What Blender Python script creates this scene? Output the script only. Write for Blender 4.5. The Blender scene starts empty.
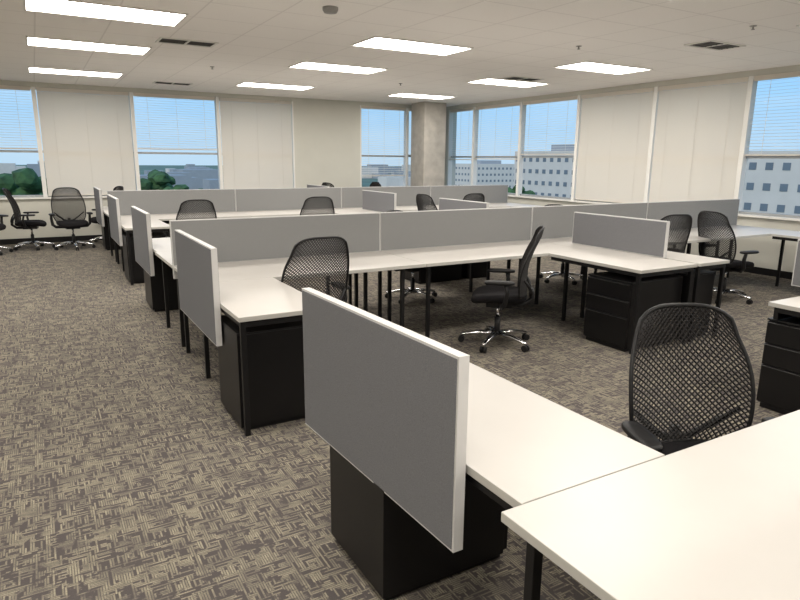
import bpy, math, random, bmesh
from mathutils import Vector, Matrix
random.seed(7)
scene = bpy.context.scene
scene.view_settings.view_transform = 'Standard'
scene.view_settings.look = 'None'

# ------------------------------------------------------------------ materials
def new_mat(name):
    m = bpy.data.materials.new(name); m.use_nodes = True
    return m, m.node_tree, m.node_tree.nodes['Principled BSDF']

def simple(name, col, rough=0.6, metal=0.0, noise=0.0, nscale=40, bump=0.0, spec=0.5):
    m, t, b = new_mat(name)
    b.inputs['Roughness'].default_value = rough
    b.inputs['Metallic'].default_value = metal
    b.inputs['Specular IOR Level'].default_value = spec
    b.inputs['Base Color'].default_value = (*col, 1)
    if noise or bump:
        tc = t.nodes.new('ShaderNodeNewGeometry')
        n = t.nodes.new('ShaderNodeTexNoise'); n.inputs['Scale'].default_value = nscale
        n.inputs['Detail'].default_value = 4
        t.links.new(tc.outputs['Position'], n.inputs['Vector'])
        r = t.nodes.new('ShaderNodeValToRGB')
        r.color_ramp.elements[0].position = .3; r.color_ramp.elements[1].position = .7
        r.color_ramp.elements[0].color = (*[c*(1-noise) for c in col], 1)
        r.color_ramp.elements[1].color = (*[min(1, c*(1+noise)) for c in col], 1)
        t.links.new(n.outputs['Fac'], r.inputs['Fac'])
        t.links.new(r.outputs['Color'], b.inputs['Base Color'])
        if bump:
            bp = t.nodes.new('ShaderNodeBump'); bp.inputs['Strength'].default_value = bump
            bp.inputs['Distance'].default_value = .002
            t.links.new(n.outputs['Fac'], bp.inputs['Height'])
            t.links.new(bp.outputs['Normal'], b.inputs['Normal'])
    return m

def mth(t, op, a, b=None, c=None):
    n = t.nodes.new('ShaderNodeMath'); n.operation = op
    for i, v in enumerate((a, b, c)):
        if v is None: continue
        if isinstance(v, (int, float)): n.inputs[i].default_value = v
        else: t.links.new(v, n.inputs[i])
    return n.outputs[0]

def carpet_mat():
    m, t, b = new_mat('carpet')
    b.inputs['Roughness'].default_value = .95
    b.inputs['Specular IOR Level'].default_value = .1
    g = t.nodes.new('ShaderNodeNewGeometry')
    s = t.nodes.new('ShaderNodeSeparateXYZ'); t.links.new(g.outputs['Position'], s.inputs[0])
    X, Y = s.outputs['X'], s.outputs['Y']
    def wn(a, bb):
        c = t.nodes.new('ShaderNodeCombineXYZ')
        for i, v in enumerate((a, bb)):
            if isinstance(v, (int, float)): c.inputs[i].default_value = v
            else: t.links.new(v, c.inputs[i])
        n = t.nodes.new('ShaderNodeTexWhiteNoise'); n.noise_dimensions = '2D'
        t.links.new(c.outputs[0], n.inputs['Vector']); return n.outputs['Value']
    def noise(sx, sy, off, detail=0.0):
        mp = t.nodes.new('ShaderNodeMapping'); mp.inputs['Scale'].default_value = (sx, sy, 0)
        mp.inputs['Location'].default_value = (off, off*.7, off)
        t.links.new(g.outputs['Position'], mp.inputs['Vector'])
        n = t.nodes.new('ShaderNodeTexNoise'); n.inputs['Scale'].default_value = 1
        n.inputs['Detail'].default_value = detail
        t.links.new(mp.outputs['Vector'], n.inputs['Vector'])
        return n.outputs['Fac']
    def smooth(v, lo, hi):
        n = t.nodes.new('ShaderNodeMapRange'); n.interpolation_type = 'SMOOTHSTEP'
        t.links.new(v, n.inputs['Value'])
        n.inputs['From Min'].default_value = lo; n.inputs['From Max'].default_value = hi
        return n.outputs['Result']
    def dashes(u, v, fv, fu, off, thr):
        vv = mth(t, 'MULTIPLY', v, fv)
        row = mth(t, 'FLOOR', vv)
        sh = mth(t, 'MULTIPLY', wn(row, off), 9.0)
        col = mth(t, 'FLOOR', mth(t, 'ADD', mth(t, 'MULTIPLY', u, fu), sh))
        val = wn(mth(t, 'ADD', col, off*13.0), row)
        on = mth(t, 'GREATER_THAN', val, thr)
        gap = smooth(mth(t, 'FRACT', vv), .16, .40)
        return mth(t, 'MULTIPLY', mth(t, 'MULTIPLY', on, mth(t, 'ADD', mth(t, 'MULTIPLY', val, .8), .2)), gap)
    A = dashes(X, Y, 104, 13, 3.0, .36)
    B_ = dashes(Y, X, 104, 13, 8.0, .36)
    mk = smooth(noise(18, 18, 31.0, 3), .45, .55)
    inv = mth(t, 'SUBTRACT', 1, mk)
    f = mth(t, 'ADD', mth(t, 'MULTIPLY', A, mk), mth(t, 'MULTIPLY', B_, inv))
    amp = mth(t, 'ADD', mth(t, 'MULTIPLY', smooth(noise(8, 8, 77.0, 3), .35, .6), .5), .5)
    f = mth(t, 'MULTIPLY', f, amp)
    grain = noise(240, 240, 5, 2)
    big = noise(1.3, 1.3, 9, 2)
    f2 = mth(t, 'MULTIPLY', f, smooth(grain, .1, .55))
    mix = t.nodes.new('ShaderNodeMix'); mix.data_type = 'RGBA'
    mix.inputs[6].default_value = (.084, .073, .071, 1)
    mix.inputs[7].default_value = (.325, .292, .215, 1)
    t.links.new(f2, mix.inputs[0])
    mul = t.nodes.new('ShaderNodeMix'); mul.data_type = 'RGBA'; mul.blend_type = 'MULTIPLY'
    mul.inputs[0].default_value = 1
    t.links.new(mix.outputs[2], mul.inputs[6])
    cb = t.nodes.new('ShaderNodeCombineColor')
    val = mth(t, 'ADD', mth(t, 'MULTIPLY', grain, .5), mth(t, 'ADD', mth(t, 'MULTIPLY', big, .2), .66))
    for i in range(3): t.links.new(val, cb.inputs[i])
    t.links.new(cb.outputs[0], mul.inputs[7])
    t.links.new(mul.outputs[2], b.inputs['Base Color'])
    return m

def ceiling_mat():
    m, t, b = new_mat('ceiling_tile')
    b.inputs['Roughness'].default_value = .95
    g = t.nodes.new('ShaderNodeNewGeometry')
    s = t.nodes.new('ShaderNodeSeparateXYZ'); t.links.new(g.outputs['Position'], s.inputs[0])
    def line(sock, p, off):
        fr = mth(t, 'FRACT', mth(t, 'DIVIDE', mth(t, 'ADD', sock, off), p))
        return mth(t, 'LESS_THAN', fr, .016/p)
    l = mth(t, 'MAXIMUM', line(s.outputs['X'], .65, 20.01), line(s.outputs['Y'], .65, 20.2))
    n = t.nodes.new('ShaderNodeTexNoise'); n.inputs['Scale'].default_value = 90; n.inputs['Detail'].default_value = 3
    t.links.new(g.outputs['Position'], n.inputs['Vector'])
    mix = t.nodes.new('ShaderNodeMix'); mix.data_type = 'RGBA'
    mix.inputs[6].default_value = (.93, .895, .865, 1); mix.inputs[7].default_value = (.80, .765, .74, 1)
    t.links.new(l, mix.inputs[0])
    mul = t.nodes.new('ShaderNodeMix'); mul.data_type = 'RGBA'; mul.blend_type = 'MULTIPLY'; mul.inputs[0].default_value = 1
    t.links.new(mix.outputs[2], mul.inputs[6])
    cb = t.nodes.new('ShaderNodeCombineColor')
    v = mth(t, 'ADD', mth(t, 'MULTIPLY', n.outputs['Fac'], .10), .95)
    for i in range(3): t.links.new(v, cb.inputs[i])
    t.links.new(cb.outputs[0], mul.inputs[7])
    t.links.new(mul.outputs[2], b.inputs['Base Color'])
    return m

def emis(name, col, s):
    m = bpy.data.materials.new(name); m.use_nodes = True; t = m.node_tree
    t.nodes.clear()
    e = t.nodes.new('ShaderNodeEmission'); e.inputs[0].default_value = (*col, 1); e.inputs[1].default_value = s
    o = t.nodes.new('ShaderNodeOutputMaterial'); t.links.new(e.outputs[0], o.inputs[0])
    return m

M = dict(
    carpet=carpet_mat(), ceil=ceiling_mat(),
    wall=simple('wall_paint', (.60, .585, .52), .85, noise=.02, nscale=3),
    trim=simple('white_trim', (.78, .76, .72), .5, noise=.02),
    frame=simple('window_frame', (.36, .37, .38), .45, .3, noise=.03),
    desk=simple('desk_laminate', (.525, .50, .47), .38, noise=.012, nscale=6),
    deskedge=simple('desk_edge', (.49, .475, .44), .5, noise=.01),
    fabric=simple('panel_fabric', (.165, .166, .175), .95, noise=.16, nscale=300, bump=.5, spec=.15),
    fabric2=simple('divider_fabric', (.235, .235, .233), .95, noise=.12, nscale=300, bump=.5, spec=.15),
    pframe=simple('panel_frame', (.58, .57, .56), .5, noise=.01),
    black=simple('black_metal', (.006, .0055, .006), .45, noise=.1, nscale=20, spec=.35),
    blackp=simple('black_pedestal', (.005, .0045, .005), .38, noise=.1, nscale=10, spec=.35),
    silver=simple('satin_silver', (.12, .12, .12), .45, 1.0, noise=.02),
    plastic=simple('chair_plastic', (.009, .0085, .009), .5, noise=.1, spec=.35),
    net=simple('chair_net', (.022, .0195, .019), .6, noise=.1, spec=.35),
    seat=simple('chair_fabric', (.008, .007, .008), .9, noise=.25, nscale=300, bump=.3, spec=.2),
    chrome=simple('polished_aluminium', (.72, .72, .74), .18, 1.0, noise=.02),
    conc=simple('concrete', (.42, .385, .34), .85, noise=.14, nscale=5, bump=.2),
    vent=simple('vent_dark', (.05, .045, .04), .6, noise=.05),
    det=simple('detector_plastic', (.30, .29, .28), .6, noise=.05),
    light=emis('troffer_lens', (1.0, .952, .875), 21.5),
    tree=simple('foliage', (.045, .10, .035), .9, noise=.6, nscale=1.6),
    trunk=simple('bark', (.08, .06, .045), .9, noise=.2),
    land=simple('land', (.12, .17, .12), .95, noise=.35, nscale=.03),
    bldg=simple('building_stone', (.60, .56, .51), .8, noise=.04, nscale=.5),
    roof=simple('building_grey', (.30, .32, .34), .8, noise=.04, nscale=.5),
    bglass=simple('building_glass', (.15, .18, .21), .4, noise=.1, nscale=.3),
)
def blind_mat():
    m, t, b = new_mat('blind_slat')
    b.inputs['Base Color'].default_value = (.76, .70, .62, 1); b.inputs['Roughness'].default_value = .6
    tr = t.nodes.new('ShaderNodeBsdfTranslucent'); tr.inputs[0].default_value = (.9, .82, .70, 1)
    mx = t.nodes.new('ShaderNodeMixShader'); mx.inputs[0].default_value = .25
    t.links.new(b.outputs[0], mx.inputs[1]); t.links.new(tr.outputs[0], mx.inputs[2])
    t.links.new(mx.outputs[0], t.nodes['Material Output'].inputs[0])
    return m
M['blind'] = blind_mat()

# ------------------------------------------------------------------ mesh builder
class MB:
    def __init__(s): s.v=[]; s.f=[]; s.m=[]; s.mats=[]; s.sm=[]
    def mi(s, k):
        if k not in s.mats: s.mats.append(k)
        return s.mats.index(k)
    def face(s, idx, k, smooth=False):
        s.f.append(tuple(idx)); s.m.append(s.mi(k)); s.sm.append(smooth)
    def box(s, x0, x1, y0, y1, z0, z1, k, top=None, sh=0.0):
        n=len(s.v)
        s.v += [(x0+sh,y0,z0),(x1+sh,y0,z0),(x1,y1,z0),(x0,y1,z0),(x0+sh,y0,z1),(x1+sh,y0,z1),(x1,y1,z1),(x0,y1,z1)]
        for i,q in enumerate([(0,3,2,1),(4,5,6,7),(0,1,5,4),(1,2,6,5),(2,3,7,6),(3,0,4,7)]):
            kk = k
            if top and i==1: kk=top
            s.face([n+a for a in q], kk)
    def tube(s, pts, r, k, seg=8, closed=False, flat=None):
        pts=[Vector(p) for p in pts]; N=len(pts); rings=[]
        rs = r if isinstance(r,(list,tuple)) else [r]*N
        prev=None
        for i,p in enumerate(pts):
            if closed: d=pts[(i+1)%N]-pts[i-1]
            else: d=pts[min(i+1,N-1)]-pts[max(i-1,0)]
            d.normalize()
            up=Vector((0,0,1)) if abs(d.z)<.95 else Vector((0,1,0))
            if prev is not None:
                a=prev-d*prev.dot(d); a.normalize()
            else:
                a=d.cross(up); a.normalize()
            b=d.cross(a); prev=a
            fa,fb = flat if flat else (1,1)
            ring=[]
            for j in range(seg):
                t=2*math.pi*j/seg
                ring.append(len(s.v)); s.v.append(tuple(p+a*math.cos(t)*rs[i]*fa+b*math.sin(t)*rs[i]*fb))
            rings.append(ring)
        for i in range(N if closed else N-1):
            A,B=rings[i],rings[(i+1)%N]
            for j in range(seg): s.face([A[j],A[(j+1)%seg],B[(j+1)%seg],B[j]],k,True)
        if not closed:
            s.face(rings[0][::-1],k); s.face(rings[-1],k)
    def loft(s, rings, k, smooth=True):
        idx=[]
        for r in rings:
            idx.append(list(range(len(s.v),len(s.v)+len(r)))); s.v+= [tuple(p) for p in r]
        n=len(rings[0])
        for i in range(len(rings)-1):
            for j in range(n): s.face([idx[i][j],idx[i][(j+1)%n],idx[i+1][(j+1)%n],idx[i+1][j]],k,smooth)
        s.face(idx[0][::-1],k,smooth); s.face(idx[-1],k,smooth)
    def addmesh(s, me, k, smooth=False):
        n=len(s.v); s.v += [tuple(v.co) for v in me.vertices]
        for p in me.polygons: s.face([n+i for i in p.vertices],k,smooth)
    def mesh(s, name, origin=(0,0,0)):
        me=bpy.data.meshes.new(name)
        o=Vector(origin)
        me.from_pydata([tuple(Vector(v)-o) for v in s.v],[],s.f)
        for k in s.mats: me.materials.append(M[k])
        me.polygons.foreach_set('material_index', s.m); me.polygons.foreach_set('use_smooth', s.sm)
        me.update(); return me
    def obj(s, name, origin=None, bevel=0):
        if origin is None:
            xs=[v[0] for v in s.v]; ys=[v[1] for v in s.v]; zs=[v[2] for v in s.v]
            origin=((min(xs)+max(xs))/2,(min(ys)+max(ys))/2,min(zs))
        o=bpy.data.objects.new(name, s.mesh(name,origin)); o.location=origin
        scene.collection.objects.link(o)
        if bevel:
            b=o.modifiers.new('bevel','BEVEL'); b.width=bevel; b.segments=2; b.limit_method='ANGLE'; b.angle_limit=1.0
        return o

# ------------------------------------------------------------------ room
XW0,XW1,YW0,YW1,ZC=-4.0,9.1,-4.2,13.5,2.9
SILL,HEAD=.85,2.82
b=MB(); b.box(XW0-.3,XW1+.3,YW0-.3,YW1+.3,-.2,0,'carpet'); b.obj('floor')
b=MB(); b.box(XW0-.3,XW1+.3,YW0-.3,YW1+.3,ZC,ZC+.2,'ceil'); b.obj('ceiling')
BACKX=[-3.17,-1.53,.12,1.76,3.41,5.06]
T=.25
b=MB()
b.box(XW0-T,XW1+T,YW1,YW1+T,0,SILL,'wall'); b.box(XW0-T,XW1+T,YW1,YW1+T,HEAD,ZC,'wall')
b.box(XW0-T,BACKX[0],YW1,YW1+T,SILL,HEAD,'wall'); b.box(5.06,6.69,YW1,YW1+T,SILL,HEAD,'wall')
b.box(8.98,XW1+T,YW1,YW1+T,SILL,HEAD,'wall')
b.obj('wall_back')
RY=[13.38,12.33,10.66,9.0,7.28,5.66,3.9,2.2,.5,-1.2,-2.9]
b=MB()
b.box(XW1,XW1+T,YW0-T,YW1-.001,0,SILL,'wall'); b.box(XW1,XW1+T,YW0-T,YW1-.001,HEAD,ZC,'wall')
b.box(XW1,XW1+T,YW0-T,RY[-1],SILL,HEAD,'wall'); b.box(XW1,XW1+T,RY[0],YW1-.001,SILL,HEAD,'wall')
b.obj('wall_right')
b=MB(); b.box(XW0-T,XW0,YW0-T,YW1-.001,0,ZC,'wall'); b.obj('wall_left')
b=MB(); b.box(XW0,XW1,YW0-T,YW0,0,ZC,'wall'); b.obj('wall_front')
b=MB(); b.box(XW0,XW1-.02,YW1-.015,YW1,0,.1,'black'); b.obj('baseboard_back')
b=MB(); b.box(XW1-.015,XW1,YW0,YW1-.02,0,.1,'black'); b.obj('baseboard_right')
b=MB(); b.box(BACKX[0],5.06,YW1-.05,YW1,SILL-.03,SILL,'trim'); b.box(6.69,8.98,YW1-.05,YW1,SILL-.03,SILL,'trim'); b.obj('trim_1')
b=MB(); b.box(XW1-.05,XW1,RY[-1],RY[0],SILL-.03,SILL,'trim'); b.obj('trim_2')

wn_=[0]
def window(s0,s1,wall,state):
    wn_[0]+=1
    def P(a0,a1,d0,d1,z0,z1,k,mb):
        if wall=='back': mb.box(a0,a1,YW1+d0,YW1+d1,z0,z1,k)
        else: mb.box(XW1+d0,XW1+d1,a0,a1,z0,z1,k)
    b=MB(); e=.035
    P(s0,s0+e,0,.12,SILL,HEAD,'trim',b); P(s1-e,s1,0,.12,SILL,HEAD,'trim',b)
    P(s0+e,s1-e,.06,.12,HEAD-.04,HEAD,'trim',b); P(s0+e,s1-e,.06,.12,SILL,SILL+.04,'frame',b)
    P(s0+e,s1-e,.07,.11,1.66,1.70,'frame',b)
    b.obj('window_%d'%wn_[0])
    b=MB(); a0,a1=s0+e+.012,s1-e-.012
    P(a0,a1,.004,.05,HEAD-.07,HEAD-.003,'blind',b)
    zb = SILL+.02 if state=='closed' else state
    pitch=.03 if state=='closed' else .045
    tilt = math.radians(72) if state=='closed' else math.radians(11)
    hw=.0175 if state=='closed' else .018
    z=HEAD-.09
    while z>zb+.02:
        dy=hw*math.cos(tilt); dz=hw*math.sin(tilt); n=len(b.v)
        c=.026
        if wall=='back':
            b.v+=[(a0,YW1+c-dy,z-dz),(a1,YW1+c-dy,z-dz),(a1,YW1+c+dy,z+dz),(a0,YW1+c+dy,z+dz)]
        else:
            b.v+=[(XW1+c-dy,a0,z-dz),(XW1+c-dy,a1,z-dz),(XW1+c+dy,a1,z+dz),(XW1+c+dy,a0,z+dz)]
        b.face([n,n+1,n+2,n+3],'blind'); z-=pitch
    P(a0,a1,.012,.04,zb,zb+.02,'blind',b)
    for f in (.15,.5,.85):
        x=a0+(a1-a0)*f; P(x-.002,x+.002,.004,.006,zb,HEAD-.07,'blind',b)
    b.obj('venetian_blind')
for i,st in enumerate([1.0,1.72,'closed',1.75,'closed']): window(BACKX[i],BACKX[i+1],'back',st)
window(6.69,7.98,'back',1.2); window(7.98,8.98,'back',1.7)
sts=[1.6,1.62,1.72,'closed','closed',1.70,1.7,'closed',1.7,'closed']
for i,st in enumerate(sts): window(RY[i+1],RY[i],'right',st)

b=MB(); b.box(7.9,8.5,12.6,13.2,0,ZC,'conc'); b.obj('concrete_column',bevel=.01)

# ------------------------------------------------------------------ ceiling fittings
LX=[-2.66,.72,3.99,7.16]; LY=[-2.2,.6,3.35,6.65,8.75,11.55]
for x in LX:
    for y in LY:
        b=MB(); hx,hy=.66,.31; z0=ZC-.014
        b.box(x-hx,x+hx,y-hy,y-hy+.02,z0,ZC,'trim'); b.box(x-hx,x+hx,y+hy-.02,y+hy,z0,ZC,'trim')
        b.box(x-hx,x-hx+.02,y-hy+.02,y+hy-.02,z0,ZC,'trim'); b.box(x+hx-.02,x+hx,y-hy+.02,y+hy-.02,z0,ZC,'trim')
        n=len(b.v); zz=ZC-.006
        b.v+=[(x-hx+.02,y-hy+.02,zz),(x-hx+.02,y+hy-.02,zz),(x+hx-.02,y+hy-.02,zz),(x+hx-.02,y-hy+.02,zz)]
        b.face([n,n+1,n+2,n+3],'light')
        b.obj('ceiling_light')
for (x,y) in [(1.67,7.85),(6.83,4.72),(7.0,8.2),(2.3,12.2),(-2.0,5)]:
    b=MB(); z0=ZC-.012
    b.box(x-.31,x+.31,y-.16,y+.16,ZC-.004,ZC,'vent')
    b.box(x-.32,x+.32,y-.17,y-.145,z0,ZC-.0,'trim'); b.box(x-.32,x+.32,y+.145,y+.17,z0,ZC,'trim')
    b.box(x-.32,x-.295,y-.145,y+.145,z0,ZC,'trim'); b.box(x+.295,x+.32,y-.145,y+.145,z0,ZC,'trim'); b.box(x-.012,x+.012,y-.145,y+.145,z0,ZC,'trim')
    for i in range(4):
        yy=y-.10+i*.067; b.box(x-.29,x+.29,yy-.003,yy+.003,z0+.002,ZC-.004,'vent')
    b.obj('air_vent')
def disc(b,x,y,zs,rs,k,seg=24):
    b.loft([[(x+r*math.cos(2*math.pi*j/seg),y+r*math.sin(2*math.pi*j/seg),z) for j in range(seg)] for z,r in zip(zs,rs)],k)
b=MB(); disc(b,2.40,5.42,[ZC,ZC-.02,ZC-.045,ZC-.05],[.07,.07,.055,.03],'det'); b.obj('smoke_detector')
for (x,y) in [(5.6,5.6),(6.2,3.9),(2.4,9.7),(5.7,9.9)]:
    b=MB(); disc(b,x,y,[ZC-.001,ZC-.006,ZC-.008,ZC-.03,ZC-.032,ZC-.036],[.035,.03,.01,.008,.018,.018],'det',12); b.obj('fire_sprinkler')

# ------------------------------------------------------------------ workstations
TOP=.73; TH=.028
def leg(b,x,y,z1=TOP-TH,w=.0155): b.box(x-w,x+w,y-w,y+w,0,z1,'black')
def rel(Y0,s,a,c):
    p,q=Y0+s*a,Y0+s*c; return (min(p,q),max(p,q))
def panel(x,y0,y1,z0=.46,z1=1.07,name='privacy_panel',sh=0.0):
    b=MB(); h=.0175
    b.box(x-h,x+h,y0,y1,z0,z1,'pframe',sh=sh)
    b.box(x-h-.003,x-h+.001,y0+.008,y1-.008,z0+.008,z1-.008,'fabric',sh=sh)
    b.box(x+h-.001,x+h+.003,y0+.008,y1-.008,z0+.008,z1-.008,'fabric',sh=sh)
    return b.obj(name)
def pedestal(x0,x1,y0,y1,side):
    b=MB(); H=.60
    b.box(x0+.02,x1-.02,y0+.02,y1-.02,.0,.03,'black')
    xi0,xi1=(x0,x1-.022) if side>0 else (x0+.022,x1)
    b.box(xi0,xi1,y0,y1,.03,H,'blackp')
    zs=[.04,.30,.445,H-.005]
    for i in range(3):
        za,zb=zs[i]+.003,zs[i+1]-.003
        fx0,fx1=(x1-.021,x1) if side>0 else (x0,x0+.021)
        b.box(fx0,fx1,y0+.004,y1-.004,za,zb,'blackp')
        hx=(x1,x1+.008) if side>0 else (x0-.008,x0)
        b.box(hx[0],hx[1],y0+.006,y1-.006,zb-.007,zb-.004,'silver')
    b.box(x0,x1,y0,y1,H+.001,H+.012,'black')
    b.obj('filing_pedestal',bevel=.003)
def station(Y0,SEG,RET,PX,near=False):
    for s in (-1,1):
        for i in range(4):
            x0,x1=SEG[i],SEG[i+1]-.004
            b=MB(); y0,y1=rel(Y0,s,.022,.866)
            b.box(x0,x1,y0,y1,TOP-TH,TOP,'deskedge',top='desk')
            for lx in (x0+.06,x1-.2):
                for r in (.10,.80): leg(b,lx,Y0+s*r)
                ya,yb=rel(Y0,s,.12,.78); b.box(lx-.015,lx+.015,ya,yb,TOP-TH-.03,TOP-TH,'black')
            ya,yb=rel(Y0,s,.06,.20); b.box(x0+.08,x1-.22,ya,yb,TOP-TH-.11,TOP-TH-.0,'black')
            b.obj('desk',bevel=.002)
        for ri,(x0,x1,side) in enumerate(RET):
            nr = (ri==0 and s>0 and near)
            if ri==0 and s>0: x0+=.018
            if nr: x0+=.052
            b=MB(); y0,y1=rel(Y0,s,.870,1.95)
            b.box(x0,x1,y0,y1,TOP-TH,TOP,'deskedge',top='desk')
            if s<0:
                for lx in (x0+.03,x1-.03): leg(b,lx,Y0+s*1.91)
                b.box(x0+.03,x1-.03,Y0+s*1.91-.015,Y0+s*1.91+.015,TOP-TH-.04,TOP-TH,'black')
            else:
                leg(b,x1-.03,Y0+1.91)
                b.box(x0+.03,x1-.03,Y0+1.895,Y0+1.925,TOP-TH-.085,TOP-TH,'black')
                b.box(x0+.03,x1-.03,Y0+1.55,Y0+1.58,TOP-TH-.085,TOP-TH,'black')
            for lx in (x0+.03,x1-.03):
                ya,yb=rel(Y0,s,.89,1.89); b.box(lx-.015,lx+.015,ya,yb,TOP-TH-.035,TOP-TH,'black')
            b.obj('return_desk',bevel=.002)
            ya,yb=rel(Y0,s,1.38,1.86) if s<0 else rel(Y0,s,1.50,1.97)
            pa,pb=(x0-(.065 if nr else -.008),x1-.052) if side>0 else (x0+(.05 if near else 0),x1-.052)
            pedestal(pa,pb,ya,yb,side)
        for j,px in enumerate(PX):
            if j==0:
                if s<0: ya,yb=rel(Y0,s,.42,1.55); panel(px,ya,yb)
                else: ya,yb=rel(Y0,s,1.10,2.18); panel(px+.016,ya,yb,sh=.042 if near else 0)
            else:
                ya,yb=rel(Y0,s,.44,1.60) if s<0 else rel(Y0,s,1.07,2.18)
                panel(px,ya,yb,TOP+.002,1.07)
    for i in range(4):
        x0,x1=SEG[i]+.002,SEG[i+1]-.006
        b=MB(); b.box(x0,x1,Y0-.018,Y0+.018,.62,1.10,'pframe')
        for q in (-1,1):
            ya,yb=sorted((Y0+q*.0175,Y0+q*.0205)); b.box(x0+.006,x1-.006,ya,yb,TOP+.004,1.094,'fabric2')
        b.obj('desk_divider')
station(.23,[.937,2.85,4.74,6.7,8.6],[(.937,1.575,1),(4.0,4.68,-1),(4.72,5.3,1),(8.0,8.6,-1)],(.920,4.70),near=True)
for Y0 in (5.3,10.37):
    station(Y0,[.900,2.83,4.75,6.66,8.6],[(.900,1.46,1),(4.22,4.955,-1),(4.995,5.42,1),(7.95,8.6,-1)],(.880,4.975))

# ------------------------------------------------------------------ chair
def chair_mesh():
    b=MB()
    N=40
    def outline(sx,sy,z,n=4.2,y0=0.0):
        r=[]
        for j in range(N):
            t=2*math.pi*j/N; c,s_=math.cos(t),math.sin(t)
            x=.245*sx*math.copysign(abs(c)**(2/n),c); y=.235*sy*math.copysign(abs(s_)**(2/n),s_)
            zz=z
            if y>0: zz-=.035*(y/.235)**3
            zz+=.012*(x/.245)**2
            x*=1-.06*max(0,-y/.235)
            r.append((x,y+y0,zz))
        return r
    b.loft([outline(.6,.6,.405),outline(.88,.88,.410),outline(.97,.97,.425),outline(1,1,.445),outline(.99,.99,.465),outline(.94,.94,.478),outline(.8,.8,.483),outline(.4,.4,.474)],'seat')
    def P(u,v):
        w=.245+.022*math.sin(math.pi*min(1,v/.85))
        if v>.55: w*=1-.18*((v-.55)/.45)**2.2
        if v<.2: w*=1-.10*(1-v/.2)**2
        zt=1.050-.050*abs(u)**4
        z=.475+(zt-.475)*v
        y=-.235-.12*v**1.2+.035*math.sin(math.pi*min(1,v*1.15))+.055*abs(u)**2
        return (u*w,y,z)
    NU,NV=42,46
    vi={}; vs=[]; fs=[]
    for j in range(NV+1):
        for i in range(NU+1):
            if (i+j)%2==0: vi[(i,j)]=len(vs); vs.append(P(-1+2*i/NU,j/NV))
    for j in range(NV+1):
        for i in range(NU+1):
            if (i+j)%2==1:
                q=[vi[k] for k in ((i-1,j),(i,j-1),(i+1,j),(i,j+1)) if k in vi]
                if len(q)>=3: fs.append(q)
    me=bpy.data.meshes.new('tmpnet'); me.from_pydata(vs,[],fs); me.update()
    o=bpy.data.objects.new('tmpnet',me); scene.collection.objects.link(o)
    w=o.modifiers.new('w','WIREFRAME'); w.thickness=.0105; w.use_even_offset=False
    bpy.context.view_layer.update()
    dg=bpy.context.evaluated_depsgraph_get()
    em=bpy.data.meshes.new_from_object(o.evaluated_get(dg))
    b.addmesh(em,'net')
    bpy.data.objects.remove(o); bpy.data.meshes.remove(em); bpy.data.meshes.remove(me)
    K=14
    border=[P(-1+2*i/K,0) for i in range(K)]+[P(1,i/K) for i in range(K)]+[P(1-2*i/K,1) for i in range(K)]+[P(-1,1-i/K) for i in range(K)]
    b.tube(border,.009,'plastic',8,closed=True)
    b.tube([(0,-.06,.375),(0,-.22,.375),(0,-.29,.43),(0,-.29,.52)],[.03,.028,.024,.018],'plastic',10,flat=(1.4,.8))
    for s_ in (-1,1):
        b.tube([(0,-.28,.45),(s_*.10,-.28,.50),(s_*.17,-.255,.56),(s_*.235,-.21,.63)],[.018,.015,.013,.009],'plastic',8)
        b.tube([(s_*.12,-.03,.385),(s_*.25,-.04,.39),(s_*.295,-.06,.43),(s_*.305,-.08,.53),(s_*.305,-.06,.60)],[.018,.019,.02,.018,.016],'plastic',8,flat=(1.0,1.3))
        px=s_*.30
        ring=[]
        for sc,z in ((.85,.597),(1,.603),(1,.617),(.9,.625),(.5,.627)):
            r=[]
            for j in range(20):
                t=2*math.pi*j/20; c,ss=math.cos(t),math.sin(t)
                r.append((px+.042*sc*math.copysign(abs(c)**.6,c), -.01+.125*sc*math.copysign(abs(ss)**.6,ss), z))
            ring.append(r)
        b.loft(ring,'plastic')
    b.box(-.11,.11,-.12,.10,.355,.408,'plastic')
    b.tube([(0,0,.10),(0,0,.25)],.027,'plastic',14)
    b.tube([(0,0,.25),(0,0,.36)],.016,'chrome',12)
    b.tube([(0,0,.075),(0,0,.125)],[.045,.038],'chrome',16)
    for i in range(5):
        a=2*math.pi*i/5+.3; c,s_=math.cos(a),math.sin(a)
        b.tube([(c*.03,s_*.03,.105),(c*.16,s_*.16,.098),(c*.31,s_*.31,.072),(c*.325,s_*.325,.068)],[.028,.023,.017,.012],'chrome',8,flat=(1.15,.8))
        cx,cy=c*.315,s_*.315
        for q in (-1,1):
            b.tube([(cx-s_*q*.006,cy+c*q*.006,.028),(cx-s_*q*.024,cy+c*q*.024,.028)],.028,'plastic',14)
        b.tube([(cx,cy,.028),(cx,cy,.07)],.008,'plastic',8)
    return b.mesh('office_chair')
CM=chair_mesh()
def chair(x,y,fx,fy,sc=1.0):
    o=bpy.data.objects.new('office_chair',CM); scene.collection.objects.link(o)
    o.location=(x,y,0.0); o.rotation_euler=(0,0,math.atan2(-fx,fy)); o.scale=(sc,sc,sc)
chair(2.135,1.285,-.42,-.90,.97)
chair(1.72,4.44,-.05,1)
chair(3.42,4.18,-.76,.65)
chair(6.98,4.35,.98,-.19)
chair(6.0,4.62,.2,1)
chair(1.83,8.9,0,1)
chair(3.63,8.95,.1,1)
chair(5.75,8.7,1,.1)
chair(6.42,8.9,0,1)
chair(3.70,6.10,.3,-1,.96)
chair(6.1,6.12,-.2,-1,.96)
chair(.47,12.4,.1,-1)
chair(-.16,12.7,1,-.1)
chair(-.80,12.3,.5,-.8)
chair(1.05,12.95,-1,-.3)
for x,f in ((5.2,(-1,.2)),(5.9,(1,.2)),(6.5,(-1,0)),(7.15,(1,0))): chair(x,12.98,*f,1.03)
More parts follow.
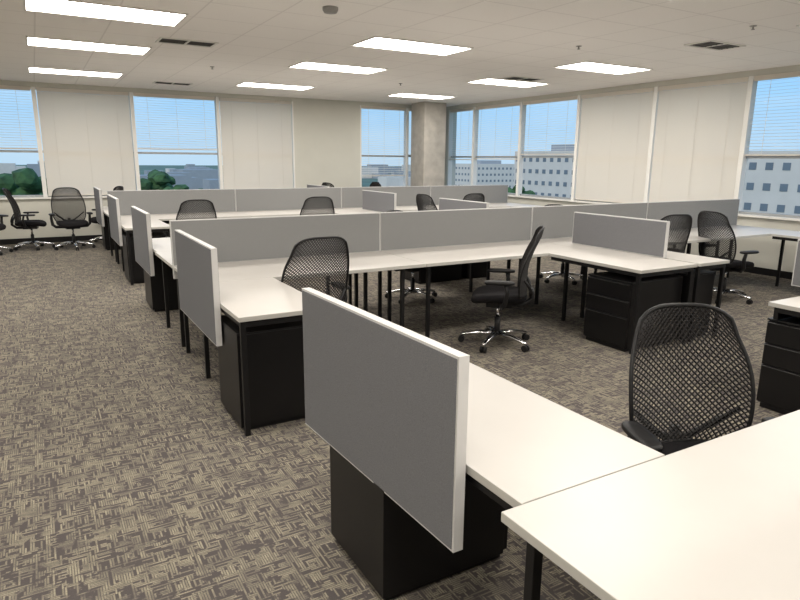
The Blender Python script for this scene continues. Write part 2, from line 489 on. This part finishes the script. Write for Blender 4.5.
chair(3.0,-1.3,0,1)

# ------------------------------------------------------------------ exterior
b=MB(); n=len(b.v); G=-16
b.v+=[(-900,-300,G),(1500,-300,G),(1500,1500,G),(-900,1500,G)]; b.face([0,1,2,3],'land'); b.obj('outdoor_ground')
def building(x0,x1,y0,y1,zt,name='office_building'):
    b=MB(); b.box(x0,x1,y0,y1,G,zt,'bldg')
    z=zt-2.2
    while z>G+2:
        n=max(2,int((x1-x0)/2.0)); w=(x1-x0)/n
        for i in range(n): b.box(x0+w*(i+.28),x0+w*(i+.72),y0-.06,y0+.02,z,z+.85,'bglass')
        n=max(2,int((y1-y0)/2.0)); w=(y1-y0)/n
        for i in range(n): b.box(x0-.06,x0+.02,y0+w*(i+.28),y0+w*(i+.72),z,z+.85,'bglass')
        z-=2.4
    b.box(x0+.2*(x1-x0),x0+.6*(x1-x0),y0+.3*(y1-y0),y0+.7*(y1-y0),zt,zt+1.4,'roof')
    b.obj(name)
building(75,100,20,46,3.0)
building(92,118,90,109,3.6)
building(150,176,200,215,.2)
def near_boxes(x,y):
    return (60<x<190 and 5<y<230)
b=MB()
for i in range(260):
    a=random.uniform(-.25,1.45); d=random.uniform(230,900)
    x,y=d*math.sin(a),d*math.cos(a); w=random.uniform(6,26); dd=random.uniform(6,20); h=random.uniform(4,13)
    if near_boxes(x,y): continue
    b.box(x,x+w,y,y+dd,G,G+h,random.choice(['bldg','roof','roof','roof']))
b.obj('distant_city_skyline')
def blob_into(b,cx,cy,cz,r,k):
    bm=bmesh.new(); bmesh.ops.create_icosphere(bm,subdivisions=2,radius=r)
    for v in bm.verts:
        v.co*=1+random.uniform(-.16,.16); v.co.z*=.8
        v.co+=Vector((cx,cy,cz))
    me=bpy.data.meshes.new('t'); bm.to_mesh(me); bm.free(); b.addmesh(me,k); bpy.data.meshes.remove(me)
def tree(x,y,zt,r,name='tree'):
    b=MB(); b.tube([(x,y,G),(x+.1,y,G+(zt-G)*.5),(x,y,zt-r*.7)],[r*.14,r*.1,r*.05],'trunk',8)
    for i in range(60):
        a=random.uniform(0,6.28); q=random.uniform(0,.9)*r; h=random.uniform(-2.2,-.25)
        blob_into(b,x+q*math.cos(a),y+q*math.sin(a),zt+h*r-.5*q*q/r,r*random.uniform(.14,.24),'tree')
    b.obj(name)
tree(9.4,60,1.6,3.9); tree(-1.3,38,2.0,3.0); tree(13.8,72,-.6,3.0); tree(48,56,-.6,3.4); tree(38,50,-2.6,3)
b=MB()
for i in range(420):
    a=random.uniform(-.2,1.5); d=random.uniform(90,225)
    x,y=d*math.sin(a),d*math.cos(a)
    if near_boxes(x,y): continue
    blob_into(b,x,y,G+random.uniform(1,5),random.uniform(3,6),'tree')
b.obj('distant_tree_canopy')
# hazy sun from behind the building side; only reaches the outdoors
sl=bpy.data.lights.new('sun','SUN'); sl.energy=2.0; sl.angle=.1; sl.color=(1,.93,.84)
so=bpy.data.objects.new('sun',sl); scene.collection.objects.link(so); so.location=(-20,-20,40)
so.rotation_euler=Vector((.65,.5,-.5)).to_track_quat('-Z','Y').to_euler()

# ------------------------------------------------------------------ world
w=bpy.data.worlds.new('world'); scene.world=w; w.use_nodes=True; t=w.node_tree
bg=t.nodes['Background']
tc=t.nodes.new('ShaderNodeTexCoord'); sp=t.nodes.new('ShaderNodeSeparateXYZ'); t.links.new(tc.outputs['Generated'],sp.inputs[0])
r=t.nodes.new('ShaderNodeValToRGB'); e=r.color_ramp.elements
e[0].position=0.0; e[0].color=(.46,.64,.80,1); e[1].position=.5; e[1].color=(.22,.48,.86,1)
x=e.new(.10); x.color=(.32,.60,.90,1)
t.links.new(sp.outputs['Z'],r.inputs['Fac'])
nz=t.nodes.new('ShaderNodeTexNoise'); nz.inputs['Scale'].default_value=3; nz.inputs['Detail'].default_value=5
mp=t.nodes.new('ShaderNodeMapping'); mp.inputs['Scale'].default_value=(1,1,5); t.links.new(tc.outputs['Generated'],mp.inputs[0]); t.links.new(mp.outputs[0],nz.inputs['Vector'])
mr=t.nodes.new('ShaderNodeMapRange'); mr.inputs['From Min'].default_value=.45; mr.inputs['From Max'].default_value=.75; mr.inputs['To Max'].default_value=.45
t.links.new(nz.outputs['Fac'],mr.inputs['Value'])
mx=t.nodes.new('ShaderNodeMix'); mx.data_type='RGBA'; mx.inputs[7].default_value=(.60,.74,.86,1)
t.links.new(mr.outputs['Result'],mx.inputs[0]); t.links.new(r.outputs['Color'],mx.inputs[6]); t.links.new(mx.outputs[2],bg.inputs['Color'])
bg.inputs['Strength'].default_value=1.15

# ------------------------------------------------------------------ camera
R=Vector((.8666,-.4995,.0093)).normalized(); F=Vector((.4884,.8439,-.2210)).normalized()
U=R.cross(F).normalized(); R=F.cross(U).normalized()
cam=bpy.data.cameras.new('camera'); co=bpy.data.objects.new('camera',cam); scene.collection.objects.link(co)
cam.sensor_width=36; cam.lens=27.9; cam.clip_start=.05; cam.clip_end=3000
mat=Matrix((R,U,-F)).transposed().to_4x4(); mat.translation=Vector((0,0,1.6)); co.matrix_world=mat
scene.camera=co
